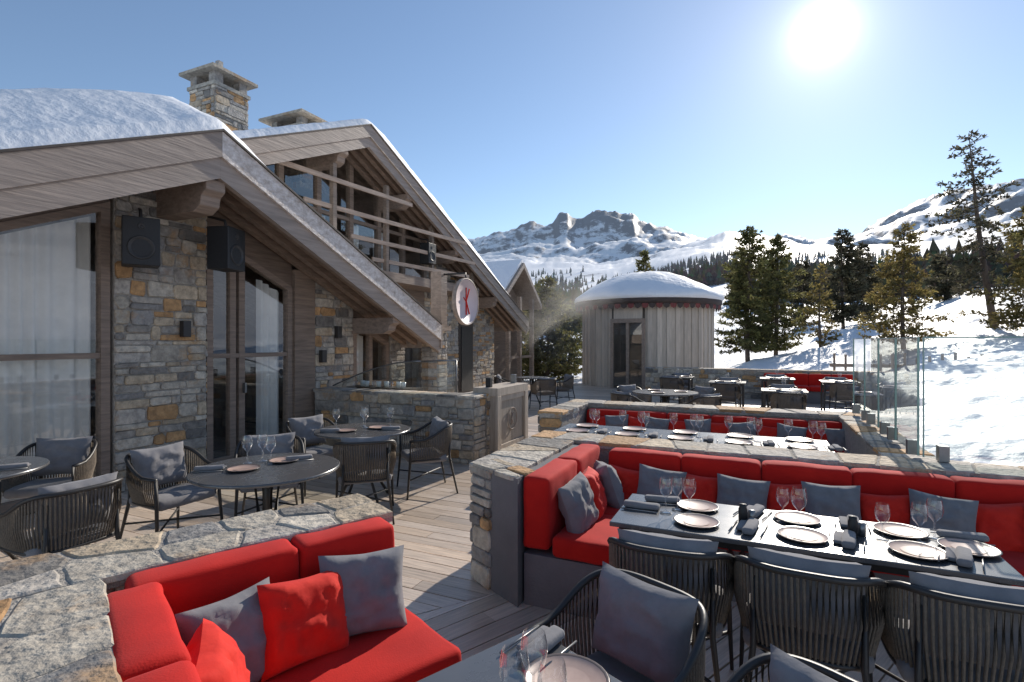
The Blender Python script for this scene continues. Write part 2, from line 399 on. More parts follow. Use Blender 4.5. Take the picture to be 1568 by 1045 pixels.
ln=N(nt,'ShaderNodeVectorMath',operation='LENGTH'); nt.links.new(ge.outputs['Position'],ln.inputs[0])
n1=N(nt,'ShaderNodeTexNoise'); n1.inputs['Scale'].default_value=.009; n1.inputs['Detail'].default_value=12; n1.inputs['Roughness'].default_value=.78
nt.links.new(ge.outputs['Position'],n1.inputs['Vector'])
ad=N(nt,'ShaderNodeMath',operation='MULTIPLY_ADD'); nt.links.new(n1.outputs['Fac'],ad.inputs[0]); ad.inputs[1].default_value=-.85; nt.links.new(sx.outputs['Z'],ad.inputs[2])
hz=N(nt,'ShaderNodeMapRange'); hz.inputs[1].default_value=880; hz.inputs[2].default_value=1020; hz.inputs[3].default_value=0; hz.inputs[4].default_value=-.13; nt.links.new(sp.outputs['Z'],hz.inputs[0])
ad2=N(nt,'ShaderNodeMath',operation='ADD'); nt.links.new(ad.outputs[0],ad2.inputs[0]); nt.links.new(hz.outputs[0],ad2.inputs[1])
rk=N(nt,'ShaderNodeMapRange'); rk.inputs[1].default_value=.46; rk.inputs[2].default_value=.37; nt.links.new(ad2.outputs[0],rk.inputs[0])
f2=N(nt,'ShaderNodeMapRange'); f2.inputs[1].default_value=200; f2.inputs[2].default_value=700; nt.links.new(ln.outputs['Value'],f2.inputs[0])
mm=N(nt,'ShaderNodeMath',operation='MULTIPLY'); nt.links.new(rk.outputs[0],mm.inputs[0]); nt.links.new(f2.outputs[0],mm.inputs[1])
mx=N(nt,'ShaderNodeMix',data_type='RGBA'); mx.inputs[6].default_value=(.91,.915,.925,1); mx.inputs[7].default_value=(.16,.155,.165,1)
nt.links.new(mm.outputs[0],mx.inputs[0]); nt.links.new(mx.outputs[2],b.inputs['Base Color']); b.inputs['Roughness'].default_value=.6
nb=N(nt,'ShaderNodeTexNoise'); nb.inputs['Scale'].default_value=3.5; nb.inputs['Detail'].default_value=8; nt.links.new(ge.outputs['Position'],nb.inputs['Vector'])
bp=N(nt,'ShaderNodeBump'); bp.inputs['Strength'].default_value=.7; bp.inputs['Distance'].default_value=.10
nt.links.new(nb.outputs['Fac'],bp.inputs['Height']); nt.links.new(bp.outputs[0],b.inputs['Normal'])
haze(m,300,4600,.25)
M['terrain']=m
mb.add(vs,fs,'terrain',(1,1,1),True); mb.obj('snowy_mountain_ground')
# ------------------------------------------------------------ chalet
ch=empty('stone_chalet',rz=GA)
K=.447
def roofpart(name,U,Ub,vA,zA,vL,vR,th=.2,fd=.36,parent=ch,twin=True,fr='fascia'):
    mb=MB(); k=K
    zL=zA-k*(vA-vL); zR=zA-k*(vR-vA)
    mb.prismU([(vL,zL),(vA,zA),(vA,zA-th),(vL,zL-th)],Ub,U-.06,'wood',(.8,.8,.8))
    mb.prismU([(vA,zA),(vR,zR),(vR,zR-th),(vA,zA-th)],Ub,U-.06,'wood',(.8,.8,.8))
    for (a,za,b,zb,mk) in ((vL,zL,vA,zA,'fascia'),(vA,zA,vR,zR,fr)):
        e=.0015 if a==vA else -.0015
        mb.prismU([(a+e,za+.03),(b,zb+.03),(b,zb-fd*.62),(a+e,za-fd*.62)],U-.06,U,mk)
        mb.prismU([(a+e,za-fd*.62),(b,zb-fd*.62),(b,zb-fd-.08),(a+e,za-fd-.08)],U-.11,U-.035,'fascia')
        mb.prismU([(a+e,za+.055),(b,zb+.055),(b,zb+.031),(a+e,za+.031)],U-.09,U+.025,'darkwood')
        if twin:
            for i,uu in enumerate((U-.34,U-.60,U-.86)):
                mb.prismU([(a+e,za-th-.001),(b,zb-th-.001),(b,zb-th-.16),(a+e,za-th-.16)],uu-.06,uu+.05,'wood',(.9,.83,.78))
    mb.prismU([(vR,zR+.03),(vR+.05,zR+.01),(vR+.05,zR-fd),(vR,zR-fd)],Ub,U,'fascia')
    return mb.obj(name,parent=parent)
def roofz(v,vA,zA): return zA-K*abs(v-vA)
U1,VA1,ZA1=-5.5,4.12,4.05
roofpart('lower_roof',U1,-14,VA1,ZA1,-.3,8.74,fd=.42,fr='fascia_sun')
U2,VA2,ZA2=-7.5,9.1,6.3
roofpart('upper_roof',U2,-19,VA2,ZA2,3.6,17.8,fd=.36)
def snowsheet(name,u0,u1,v0,v1,hf,vA,zA,nu=50,nv=60):
    mb=MB(); vs=[];fs=[]
    for i in range(nu+1):
        for j in range(nv+1):
            u=u0+(u1-u0)*i/nu; v=v0+(v1-v0)*j/nv
            zz=roofz(v,vA,zA)
            edge=min(i,nu-i,j,nv-j)
            t=hf(u,v)*(1 if edge>0 else 0)
            if edge>0: t+=.03*noise.noise(Vector((u*1.3,v*1.3,0)))+.02*noise.noise(Vector((u*5,v*5,0)))
            vs.append((u,v,zz+.05+max(t,0)))
    for i in range(nu):
        for j in range(nv): a=i*(nv+1)+j; fs.append((a,a+nv+1,a+nv+2,a+1))
    mb.add(vs,fs,'snow',(1,1,1),True); return mb.obj(name,parent=ch)
snowsheet('lower_roof_snow',-14,U1-.02,-.3,8.7,lambda u,v:(.09+.62*sm((U1-u+.2)/1.4))*(1-.72*sm((v-3.4)/2.6)) ,VA1,ZA1,120,100)
snowsheet('upper_roof_snow',-19,U2-.0,3.6,17.8,lambda u,v:.08+(.08+.16*sm((v-9)/.8)*sm((17.5-v)/4))*sm((U2-u+.1)/.3),VA2,ZA2,100,100)
mb=MB()
def purlin(u0,u1,v,zt,w=.2,h=.3):
    n=[(u0,zt),(u1,zt),(u1,zt-h*.35),(u1-.08,zt-h*.5),(u1-.10,zt-h*.8),(u1-.22,zt-h),(u0,zt-h)]
    vs=[(a,v-w/2,b) for a,b in n]+[(a,v+w/2,b) for a,b in n]; L=len(n)
    mb.add(vs,[list(range(L)),list(range(L,2*L))[::-1]]+[((i+1)%L,i,L+i,L+(i+1)%L) for i in range(L)],'wood',(.95,.92,.9))
purlin(-6.6,-5.58,VA1-.02,ZA1-.52,.24,.36)
purlin(-6.6,-5.58,7.45,roofz(7.45,VA1,ZA1)-.46,.2,.28)
for v in (8.4,10.65,12.9,15.4): purlin(-8.6,-7.58,v,roofz(v,VA2,ZA2)-.37,.22,.34)
mb.obj('carved_purlins',parent=ch,bevel=.01)
UF=-6.48
def zs(v): return roofz(v,VA1,ZA1)-.2
mb=MB()
mb.prismU([(3.53,-.05),(4.62,-.05),(4.62,zs(4.62)),(4.12,zs(4.12)),(3.53,zs(3.53))],UF-.5,UF,'mortar')
stones(mb,(UF,3.53,0),(0,1,0),(0,0,1),(1,0,0),1.09,3.8,clip=lambda x:zs(3.53+x),och=.12,hmin=.05,hmax=.21,wmin=.10,wmax=.46)
stones(mb,(UF-.45,4.62,0),(1,0,0),(0,0,1),(0,1,0),.45,3.6,och=.12)
mb.prismU([(6.48,-.05),(7.39,-.05),(7.39,zs(7.39)),(6.48,zs(6.48))],UF-.4,UF,'mortar')
stones(mb,(UF,6.48,0),(0,1,0),(0,0,1),(1,0,0),.91,3,clip=lambda x:zs(6.48+x),hmin=.05,hmax=.2,wmin=.10,och=.12)
mb.box(UF-.3,UF,8.45,8.9,-.05,2.0,'mortar')
stones(mb,(UF,8.45,0),(0,1,0),(0,0,1),(1,0,0),.45,2.0)
mb.obj('stone_piers',parent=ch)
mb=MB(); stonewall(mb,-5.95,-5.6,8.75,9.1,0,1.9,'flr'); mb.box(-6.02,-5.53,8.68,9.17,1.9,2.0,'wood'); mb.obj('eave_column',parent=ch)
mb=MB(); gl=MB(); cu=MB()
def slopewin(v0,v1,zoff,sill=.08,fr=.09,rail=None,mull=(),u=UF):
    f=lambda v:zs(v)-zoff
    col=(.85,.82,.8)
    for a,b in ((v0,v0+fr),(v1-fr,v1)): mb.prismU([(a,0),(b,0),(b,f(b)+fr),(a,f(a)+fr)],u-.12,u-.01,'wood',col)
    for m_ in mull: mb.prismU([(m_-fr/2,0),(m_+fr/2,0),(m_+fr/2,f(m_+fr/2)),(m_-fr/2,f(m_-fr/2))],u-.11,u-.02,'wood',col)
    mb.box(u-.118,u-.013,v0+fr,v1-fr,0,sill+.06,'wood',col)
    mb.prismU([(v0+fr,f(v0+fr)),(v1-fr,f(v1-fr)),(v1-fr,f(v1-fr)+fr),(v0+fr,f(v0+fr)+fr)],u-.115,u-.012,'wood',col)
    pts=[(v0,f(v0)+fr+.001),(v1,f(v1)+fr+.001),(v1,zs(v1)+.01)]+([(VA1,zs(VA1)+.01)] if v0<VA1<v1 else [])+[(v0,zs(v0)+.01)]
    mb.prismU(pts,u-.2,u-.03,'wood',(.6,.56,.53))
    if rail:
        for rz in rail: mb.box(u-.10,u-.025,v0+fr,v1-fr,rz-.03,rz+.03,'wood',col)
    gl.add([(u-.06,v0+fr,0.1),(u-.06,v1-fr,0.1),(u-.06,v1-fr,f(v1-fr)),(u-.06,v0+fr,f(v0+fr))],[(0,1,2,3)],'pane')
slopewin(.3,3.50,.42,rail=[1.54],mull=(.9,))
slopewin(4.64,6.05,.55,rail=[1.5],mull=(5.03,5.17))
slopewin(7.41,8.43,.35,rail=[],mull=(7.9,),sill=.9)
mb.box(UF-.15,UF+.03,6.06,6.47,0,zs(6.47),'wood',(.8,.76,.72))
mb.box(UF+.0,UF+.05,5.16,5.19,.98,1.12,'steel')
mb.obj('timber_window_frames',parent=ch); gl.obj('window_panes',parent=ch)
def curtain(v0,v1,z0,zf,u,amp=.035):
    n=int((v1-v0)/.015); vs=[];fs=[]
    for i in range(n+1):
        v=v0+(v1-v0)*i/n; uu=u+amp*math.sin(v*44+math.sin(v*9)*2)
        vs+= [(uu,v,z0),(uu,v,zf(v))]
    for i in range(n): fs.append((2*i,2*i+2,2*i+3,2*i+1))
    cu.add(vs,fs,'curtain',(1,1,1),True)
curtain(2.1,3.38,.1,lambda v:zs(v)-.45,UF-.17)
curtain(.5,1.5,.1,lambda v:zs(v)-.45,UF-.17)
curtain(5.55,5.95,.1,lambda v:zs(v)-.6,UF-.17)
curtain(7.5,7.85,.5,lambda v:zs(v)-.4,UF-.2)
cu.obj('curtains',parent=ch)
mb=MB()
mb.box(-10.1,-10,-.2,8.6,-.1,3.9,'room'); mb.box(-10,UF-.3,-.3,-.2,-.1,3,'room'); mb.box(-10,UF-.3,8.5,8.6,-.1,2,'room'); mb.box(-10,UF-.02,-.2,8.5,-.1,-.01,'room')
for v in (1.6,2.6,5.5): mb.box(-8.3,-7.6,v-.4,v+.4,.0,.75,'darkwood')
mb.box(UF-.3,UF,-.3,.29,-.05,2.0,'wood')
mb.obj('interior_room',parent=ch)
UG=-8.5
def zs2(v): return roofz(v,VA2,ZA2)-.2
mb=MB(); gl=MB(); cu=MB()
mb.prismU([(12.6,-.05),(17.0,-.05),(17.0,zs2(17.0)),(12.6,3.2)],UG-.4,UG,'mortar')
stones(mb,(UG,12.6,0),(0,1,0),(0,0,1),(1,0,0),1.9,4.0,clip=lambda x:zs2(12.6+x))
stones(mb,(UG,15.4,0),(0,1,0),(0,0,1),(1,0,0),1.6,3.0,clip=lambda x:zs2(15.4+x))
mb.box(UG-.02,UG+.04,14.5,15.4,0,2.3,'darkwood'); mb.box(UG+.04,UG+.07,14.6,15.3,.1,2.15,'black')
mb.prismU([(12.6,3.2),(17.0,zs2(17)-.02),(12.6,zs2(12.6))],UG-.38,UG-.02,'wood',(.8,.8,.8))
mb.box(UG-.05,UG+.02,9,12.6,2.4,3.3,'wood',(.7,.68,.66))
for v in (9,10.2,11.4,12.55): mb.box(UG-.1,UG+.05,v-.07,v+.07,0,2.4,'wood',(.8,.78,.75))
gl.add([(UG,9,0.1),(UG,12.6,.1),(UG,12.6,2.4),(UG,9,2.4)],[(0,1,2,3)],'pane')
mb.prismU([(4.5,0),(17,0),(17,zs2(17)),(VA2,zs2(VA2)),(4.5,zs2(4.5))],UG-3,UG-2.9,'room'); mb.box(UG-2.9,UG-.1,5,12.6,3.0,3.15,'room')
for i in range(9):
    v=4.6+i*1.0; mb.prismU([(v-.06,3.2),(v+.06,3.2),(v+.06,zs2(v+.06)),(v-.06,zs2(v-.06))],UG-.08,UG+.05,'wood',(.9,.87,.84))
gl.add([(UG-.01,4.6,3.2),(UG-.01,12.6,3.2),(UG-.01,12.6,zs2(12.6)),(UG-.01,VA2,zs2(VA2)),(UG-.01,4.6,zs2(4.6))],[(0,1,2,3,4)],'pane')
mb.box(UG-.06,UG+.035,4.6,12.6,4.45,4.53,'wood',(.9,.87,.84))
for v in (6.7,7.8,8.8,9.9,10.8): curtain(v-.2,v+.2,3.3,lambda q:min(4.45,zs2(q)),UG-.15)
mb.box(UG+.06,UG+.85,7.5,14.3,3.08,3.3,'wood',(.85,.82,.8))
for v in (8.3,10.0,11.9,14.1): mb.box(UG+.66,UG+.76,v-.05,v+.05,3.3,min(5.3,zs2(v)-.1),'wood',(.9,.9,.88))
for i,(z,a,b) in enumerate(((3.55,9.6,13.4),(3.95,8.9,13.6),(4.42,7.6,13.0),(4.95,6.6,10.6))):
    T=Matrix.Translation((UG+.62,a,z))@Matrix.Rotation(math.radians(-5.5),4,'Z')
    mb.box(0,.04,0,b-a,-.045,.045,'wood',(1.5,1.45,1.4),T=T)
mb.obj('upper_facade',parent=ch); gl.obj('upper_panes',parent=ch); cu.obj('upper_curtains',parent=ch)
mb=MB()
mb.prismU([(18.6,0),(21.4,0),(21.4,3.4),(20,4.3),(18.6,3.6)],-14,-9.4,'wood',(.8,.78,.75))
mb.prismU([(18.2,3.5),(20,4.9),(20,4.7),(18.2,3.3)],-14,-8.6,'fascia'); mb.prismU([(20,4.9),(22,3.3),(22,3.1),(20,4.7)],-14,-8.6,'fascia')
mb.prismU([(18.2,3.52),(20,4.92),(22,3.32),(22,3.42),(20,5.05),(18.2,3.65)],-14,-8.7,'snow')
for v in (18.8,19.9,21.2): mb.box(-9.4,-8.7,v-.08,v+.08,2.2,2.4,'wood'); mb.box(-8.85,-8.7,v-.08,v+.08,0,3.5,'wood')
mb.box(-8.8,-8.74,18.6,21.4,1.0,1.1,'wood'); mb.box(-8.8,-8.74,18.6,21.4,2.2,2.3,'wood')
mb.obj('rear_gable',parent=ch)
def chimney(u,v,z0,z1,w,capw,name):
    mb=MB(); hw=w/2
    for k in range(2):
        s=hw*(1.12 if k==0 else .95); a=z0 if k==0 else z0+(z1-z0)*.45; b_=z0+(z1-z0)*.45 if k==0 else z1-.35
        mb.box(u-s,u+s,v-s,v+s,a,b_,'mortar')
        for O,U_,N_ in (((u-s,v-s,a),(1,0,0),(0,-1,0)),((u-s,v+s,a),(1,0,0),(0,1,0)),((u-s,v-s,a),(0,1,0),(-1,0,0)),((u+s,v-s,a),(0,1,0),(1,0,0))):
            stones(mb,O,U_,(0,0,1),N_,2*s,b_-a,och=.20,hmin=.06,hmax=.18)
    for sx_ in (-1,1):
        for sy in (-1,1): mb.box(u+sx_*hw*.7-.09,u+sx_*hw*.7+.09,v+sy*hw*.7-.09,v+sy*hw*.7+.09,z1-.36,z1-.14,'stone',(.3,.3,.3))
    mb.box(u-hw*1.05,u+hw*1.05,v-hw*1.05,v+hw*1.05,z1-.42,z1-.35,'stone',(.38,.37,.34))
    c=capw/2; zc=z1-.14
    vs=[(u-c,v-c,zc),(u+c,v-c,zc),(u+c,v+c,zc),(u-c,v+c,zc),(u-c,v-c,zc+.06),(u+c,v-c,zc+.06),(u+c,v+c,zc+.06),(u-c,v+c,zc+.06),(u-.08,v-.08,zc+.3),(u+.08,v-.08,zc+.3),(u+.08,v+.08,zc+.3),(u-.08,v+.08,zc+.3)]
    mb.add(vs,[(3,2,1,0),(0,1,5,4),(1,2,6,5),(2,3,7,6),(3,0,4,7),(4,5,9,8),(5,6,10,9),(6,7,11,10),(7,4,8,11),(8,9,10,11)],'stone',(.40,.37,.32))
    mb.box(u-.05,u+.05,v-.05,v+.05,zc+.3,zc+.42,'stone',(.36,.36,.36))
    mb.obj(name,parent=ch)
chimney(-10.0,7.42,4.9,7.15,.78,1.02,'chimney')
chimney(-10.6,10.2,5.4,7.35,1.2,1.45,'wide_chimney')
mb=MB()
for v,z in ((4.3,1.85),(6.95,1.85),(6.6,1.45)): mb.box(UF+.03,UF+.11,v-.05,v+.05,z-.1,z+.1,'frame')
mb.obj('wall_lanterns',parent=ch,bevel=.006)
# ------------------------------------------------------------ speakers
def speaker(loc,rz,sc=1):
    mb=MB(); mb.box(-.17,.17,-.14,.14,-.26,.26,'black')
    T=TR((0,-.141,-.07))@Matrix.Rotation(math.pi/2,4,'X')
    mb.lathe([(.13,0),(.128,.012),(.11,.01),(.06,-.02),(.035,-.01),(0.001,0.0)],20,'frame',T=T)
    mb.lathe([(.035,0),(.034,.01),(.015,0),(.001,.01)],16,'frame',T=TR((0,-.141,.16))@Matrix.Rotation(math.pi/2,4,'X'))
    mb.tube([(0,.0,.26),(0,.02,.36),(0,.25,.42)],.02,6,'frame')
    mb.obj('wall_speaker',loc=loc,rz=rz,bevel=.012).scale=(sc,)*3
speaker(G(-6.15,3.62,2.78),GA+math.radians(62))
speaker(G(-6.0,4.55,2.84),GA+math.radians(108))
speaker(G(-7.7,11.6,3.95),GA+math.radians(90))
# ------------------------------------------------------------ bar wall, panel, sign
mb=MB(); stonewall(mb,-6.4,-3.52,6.42,6.75,0,.93,'fblrt'); stonewall(mb,-3.86,-3.52,6.80,7.6,0,.93,'rbt'); mb.obj('stone_bar_wall',rz=GA)
mb=MB()
pts=[]; 
for i in range(13):
    t=i/12; pts.append((-6.2+t*1.7,6.6,.98+.42*math.sin(t*math.pi/2)))
mb.tube(pts,.012,6,'steel')
mb.tube([(-4.5,6.6,1.4),(-3.9,6.6,1.42)],.012,6,'steel'); mb.tube([(-3.9,6.6,1.42),(-3.9,6.6,.97)],.012,6,'steel')
gp=[(a,6.6,b) for a,_,b in pts]+[(-3.9,6.6,1.42),(-3.9,6.6,.97),(-6.2,6.6,.97)]
mb.add(gp,[list(range(len(gp)))],'rail'); mb.obj('glass_bar_screen',rz=GA)
mb=MB()
for i in range(9):
    mb.lathe([(.0,0),(.035,0),(.04,.09),(.035,.09),(.03,.01)],12,'white' if i%3 else 'wine',c=(-6.0+i*.12,6.9+.04*(i%2),.96))
mb.box(-6.1,-4.8,6.8,7.1,.9,.958,'darkwood'); 
for a in (-6.05,-4.85):
    for b in (6.84,7.06): mb.box(a-.02,a+.02,b-.02,b+.02,0,.9,'darkwood')
mb.obj('glassware_sideboard',rz=GA)
mb=MB()
mb.box(-3.72,-3.40,6.86,7.94,.06,.94,'wood_l',(.8,.8,.8))
for a,b,c,d in ((6.84,7.96,.0,.1),(6.84,7.96,.9,1.02)): mb.box(-3.76,-3.36,a,b,c,d,'wood_l',(1,1,1))
for a,b in ((6.84,6.96),(7.84,7.96)): mb.box(-3.395,-3.355,a,b,.1,.9,'wood_l',(1,1,1))
mb.box(-3.399,-3.375,6.96,7.84,.1,.18,'wood_l'); mb.box(-3.399,-3.375,6.96,7.84,.82,.9,'wood_l')
T=TR((-3.385,7.4,.52))@Matrix.Rotation(math.pi/2,4,'Y')
mb.lathe([(.17,0),(.17,.01),(.155,.01),(.155,0)],28,'wood',T=T)
mb.tube([(-3.38,7.36,.42),(-3.38,7.36,.62)],.009,4,'wood'); mb.tube([(-3.38,7.36,.52),(-3.38,7.44,.61)],.009,4,'wood'); mb.tube([(-3.38,7.36,.52),(-3.38,7.44,.43)],.009,4,'wood')
mb.box(-3.6,-3.52,6.93,7.0,1.02,1.16,'black'); mb.box(-3.6,-3.52,7.8,7.87,1.02,1.16,'steel')
mb.obj('wooden_planter_panel',rz=GA,bevel=.004)
mb=MB()
T=TR((-5.25,9.25,2.48))@Matrix.Rotation(math.pi/2,4,'Y')
mb.lathe([(.001,.02),(.42,.02),(.425,.035),(.46,.035),(.47,.0),(.46,-.035),(.42,-.02),(.001,-.02)],40,'sign',T=T)
mb.lathe([(.445,.037),(.445,.045),(.465,.045),(.475,.0),(.465,-.045),(.445,-.045)],40,'fascia',T=T)
x=-5.22
mb.tube([(x,9.22,2.22),(x,9.22,2.76)],.014,5,'red'); mb.tube([(x,9.22,2.48),(x,9.35,2.74)],.014,5,'red'); mb.tube([(x,9.22,2.5),(x,9.35,2.24)],.014,5,'red'); mb.tube([(x,9.12,2.56),(x,9.22,2.48)],.010,5,'red')
mb.tube([(-5.25,9.25,2.94),(-5.25,9.25,3.05),(-5.9,9.25,3.05)],.02,6,'frame')
mb.box(-6.0,-5.75,9.14,9.36,.0,3.1,'wood'); 
mb.obj('round_hanging_sign',rz=GA)
# ------------------------------------------------------------ armchair
def chairmesh():
    mb=MB(); path=[]
    for i in range(33):
        t=i/32; th=math.pi*t
        c=math.cos(th); s_=math.sin(th)
        x=.285*math.copysign(abs(c)**.6,c); y=.02-.29*abs(s_)**.75
        path.append((x,y))
    full=[(.27,.24),(.28,.16),(.285,.09)]+path+[(-.285,.09),(-.28,.16),(-.27,.24)]
    def zr(y): return .62+.14*sm((.12-y)/.36)
    rail=[(x,y,zr(y)) for x,y in full]
    mb.tube(rail,.015,6,'frame')
    low=[(x*.88,y*.88+.01,.40) for x,y in full]; mb.tube(low,.012,5,'frame')
    d=[0]
    for i in range(1,len(rail)): d.append(d[-1]+(Vector(rail[i])-Vector(rail[i-1])).length)
    n=66
    for k in range(n):
        s_=d[-1]*(k+.5)/n; i=max(j for j in range(len(d)) if d[j]<=s_); i=min(i,len(rail)-2); f=(s_-d[i])/(d[i+1]-d[i])
        a=Vector(rail[i]).lerp(Vector(rail[i+1]),f); b=Vector(low[i]).lerp(Vector(low[i+1]),f); m_=(a+b)/2+Vector((a.x*.06,(a.y-.02)*.06,0))
        mb.tube([a,m_,b],.0068,4,'rope',caps=False)
    for sx_ in (-1,1):
        mb.tube([(sx_*.27,.235,.62),(sx_*.262,.235,.4),(sx_*.28,.27,0)],[.014,.015,.010],6,'frame')
        mb.tube([(sx_*.2,-.22,.70),(sx_*.2,-.22,.4),(sx_*.25,-.30,0)],[.012,.015,.010],6,'frame')
    mb.tube([(.272,.255,.2),(-.225,-.26,.2)],.009,5,'frame'); mb.tube([(-.272,.255,.2),(.225,-.26,.2)],.009,5,'frame')
    mb.rbox((0,.03,.405),(.48,.42,.08),.03,'grey',puff=.010,wr=.006)
    T=TR((0,-.15,.64),rx=math.radians(12))
    mb.pillow(.45,.35,.15,'grey',T)
    return mb
cm=chairmesh().obj('dining_armchair')
CH=cm.data; first=[cm]
def chair(x,y,face,s=1.0,z=0):
    if first: o=first.pop()
    else: o=bpy.data.objects.new('dining_armchair',CH); scn.collection.objects.link(o)
    o.location=(x,y,z); o.rotation_euler=(0,0,face-math.pi/2+R(-.08,.08)); o.scale=(s,s,s)
def chairG(u,v,face,s=1): p=G(u,v); chair(p.x,p.y,face+GA,s)
# ------------------------------------------------------------ tableware
def wineglass():
    mb=MB(); mb.lathe([(.001,.002),(.034,.002),(.034,.004),(.006,.010),(.004,.03),(.004,.09),(.012,.10),(.032,.125),(.040,.155),(.038,.185),(.032,.215)],16,'wine'); return mb
wgm=wineglass().obj('wine_glass'); wgl=[wgm]
def glass(p,z=.752,s=1.0):
    o=wgl.pop() if wgl else None
    if o is None: o=bpy.data.objects.new('wine_glass',wgm.data); scn.collection.objects.link(o)
    o.location=(p[0],p[1],z); o.scale=(s,s,s)
def platem():
    mb=MB(); mb.lathe([(.001,.006),(.10,.006),(.116,.014)],28,'plate'); mb.lathe([(.116,.014),(.124,.018),(.128,.015),(.121,.010),(.09,.001),(.001,.001)],28,'platerim')
    mb.lathe([(.001,.008),(.07,.008),(.072,.0085)],24,'plate'); return mb
plm=platem().obj('dinner_plate'); pll=[plm]
def plate(p,z=.752,s=1.0):
    o=pll.pop() if pll else None
    if o is None: o=bpy.data.objects.new('dinner_plate',plm.data); scn.collection.objects.link(o)
    o.location=(p[0],p[1],z); o.scale=(s,s,s)
def napm():
    mb=MB(); mb.rbox((0,0,.018),(.20,.055,.034),.016,'grey',wr=.008); mb.rbox((.02,.045,.010),(.15,.04,.018),.009,'grey',wr=.006)
    mb.tube([(-.1,.085,.006),(.1,.085,.004)],.0035,5,'steel'); mb.tube([(-.1,-.06,.006),(.1,-.06,.004)],.0035,5,'steel'); return mb
npm=napm().obj('folded_napkin'); npl=[npm]
def napkin(p,rz,z=.752):
    o=npl.pop() if npl else None
    if o is None: o=bpy.data.objects.new('folded_napkin',npm.data); scn.collection.objects.link(o)
    o.location=(p[0],p[1],z); o.rotation_euler=(0,0,rz)
def cruet(p,z=.752):
    mb=MB(); mb.lathe([(.001,0),(.022,0),(.022,.07),(.018,.08),(.018,.095),(.001,.098)],14,'black'); mb.lathe([(.001,0),(.018,0),(.018,.06),(.001,.062)],12,'steel',c=(.05,.01,0)); mb.obj('pepper_mill',loc=(p[0],p[1],z))
# ------------------------------------------------------------ tables
def recttable(u0,u1,v0,v1,frame,name='dining_table'):
    mb=MB(); mb.box(u0,u1,v0,v1,.725,.75,'table')
    for a in (u0+.06,u1-.06):
        for b in (v0+.06,v1-.06): mb.box(a-.02,a+.02,b-.02,b+.02,0,.725,'frame')
    mb.box(u0+.08,u1-.08,v0+.05,v0+.07,.68,.724,'frame'); mb.box(u0+.08,u1-.08,v1-.07,v1-.05,.68,.724,'frame')
    mb.obj(name,rz=frame,bevel=.004)
def roundtable(x,y,r=.52):
    mb=MB(); mb.lathe([(.001,.725),(r-.01,.725),(r,.732),(r,.744),(r-.006,.75)],48,'table'); 
    mb.add([((r-.006)*math.cos(2*math.pi*j/48),(r-.006)*math.sin(2*math.pi*j/48),.75) for j in range(48)],[list(range(48))],'table')
    for i in range(4):
        t=math.pi/4+i*math.pi/2; mb.tube([(math.cos(t)*.1,math.sin(t)*.1,.725),(math.cos(t)*.06,math.sin(t)*.06,.4),(math.cos(t)*r*.62,math.sin(t)*r*.62,.0)],.016,6,'frame')
    mb.tube([(0,0,.3),(0,0,.725)],.03,8,'frame')
    mb.obj('round_table',loc=(x,y,0))
recttable(-.70,.985,2.76,3.33,GA)
for u in (-.28,.206,.66): plate(G(u,2.92),s=.9); 
for u in (-.30,.20,.65): plate(G(u,3.19),s=.9); 
plate(G(.88,3.06),s=.9)
for u,v in ((-.45,3.02),(-.40,3.10),(-.33,3.06),(.13,3.12),(.20,3.05),(.55,3.04),(.78,3.16),(.70,3.07)): glass(G(u,v),s=R(.8,.98))
for u,v,a in ((-.59,3.05,0),(-.02,2.93,1.4),(.40,2.93,1.4),(.0,3.2,1.3),(.46,3.2,1.5),(.82,2.9,1.3),(.9,3.21,.1),(-.5,3.22,.2)): napkin(G(u,v),a+GA)
cruet(G(-.06,3.03)); cruet(G(.43,3.04))
for u in (-.38,.2,.76): chairG(u,2.70,math.pi/2)
recttable(-1.95,.62,5.2,5.87,GA)
for i in range(5):
    u=-1.7+i*.52
    plate(G(u,5.36)); plate(G(u,5.72)); glass(G(u+.16,5.52)); glass(G(u+.1,5.6)); glass(G(u-.1,5.62)); napkin(G(u+.27,5.4),1.2)
recttable(.15,1.19,.25,1.31,PA)
pp=lambda p,q:Vector((*rot2(PA,p,q),0))
plate(pp(1.06,1.03),s=.95); glass(pp(.93,1.02),s=.9); glass(pp(.83,.98),s=.95); glass(pp(.88,.90),s=.9); napkin(pp(1.12,1.19),.9)
plate(pp(.5,1.1)); 
c=pp(1.53,1.23); chair(c.x,c.y,PA+math.pi+.05,.97)
c=pp(1.46,.55); chair(c.x,c.y,PA+math.pi-.05,.95)
# ------------------------------------------------------------ right terrace walls + sofas
mb=MB()
stonewall(mb,-1.85,-1.46,3.36,4.44,0,.82,'lt')
stonewall(mb,-1.85,4.4,4.50,4.82,0,.82,'bt')
stones(mb,(-1.85,4.44,0),(0,1,0),(0,0,1),(-1,0,0),.39,.82)
poly=[(-1.85,3.358),(-1.38,3.10),(-1.38,3.358)]
mb.prismZ(poly,0,.82,'plaster')
d=Vector((.47,-.258,0)).normalized(); n=Vector((d.y,-d.x,0)); 
stones(mb,(-1.85,3.358,0),d,(0,0,1),n,.25,.82)
stones(mb,(-1.87,3.34,.82),d,Vector((-d.y,d.x,0)),(0,0,1),.52,.24,hmin=.2,hmax=.3,wmin=.2,wmax=.3,prot=(.008,.018),gap=.02)
mb.box(-1.455,-1.38,3.36,4.44,0,.80,'plaster')
mb.obj('terrace_stone_wall',rz=GA)
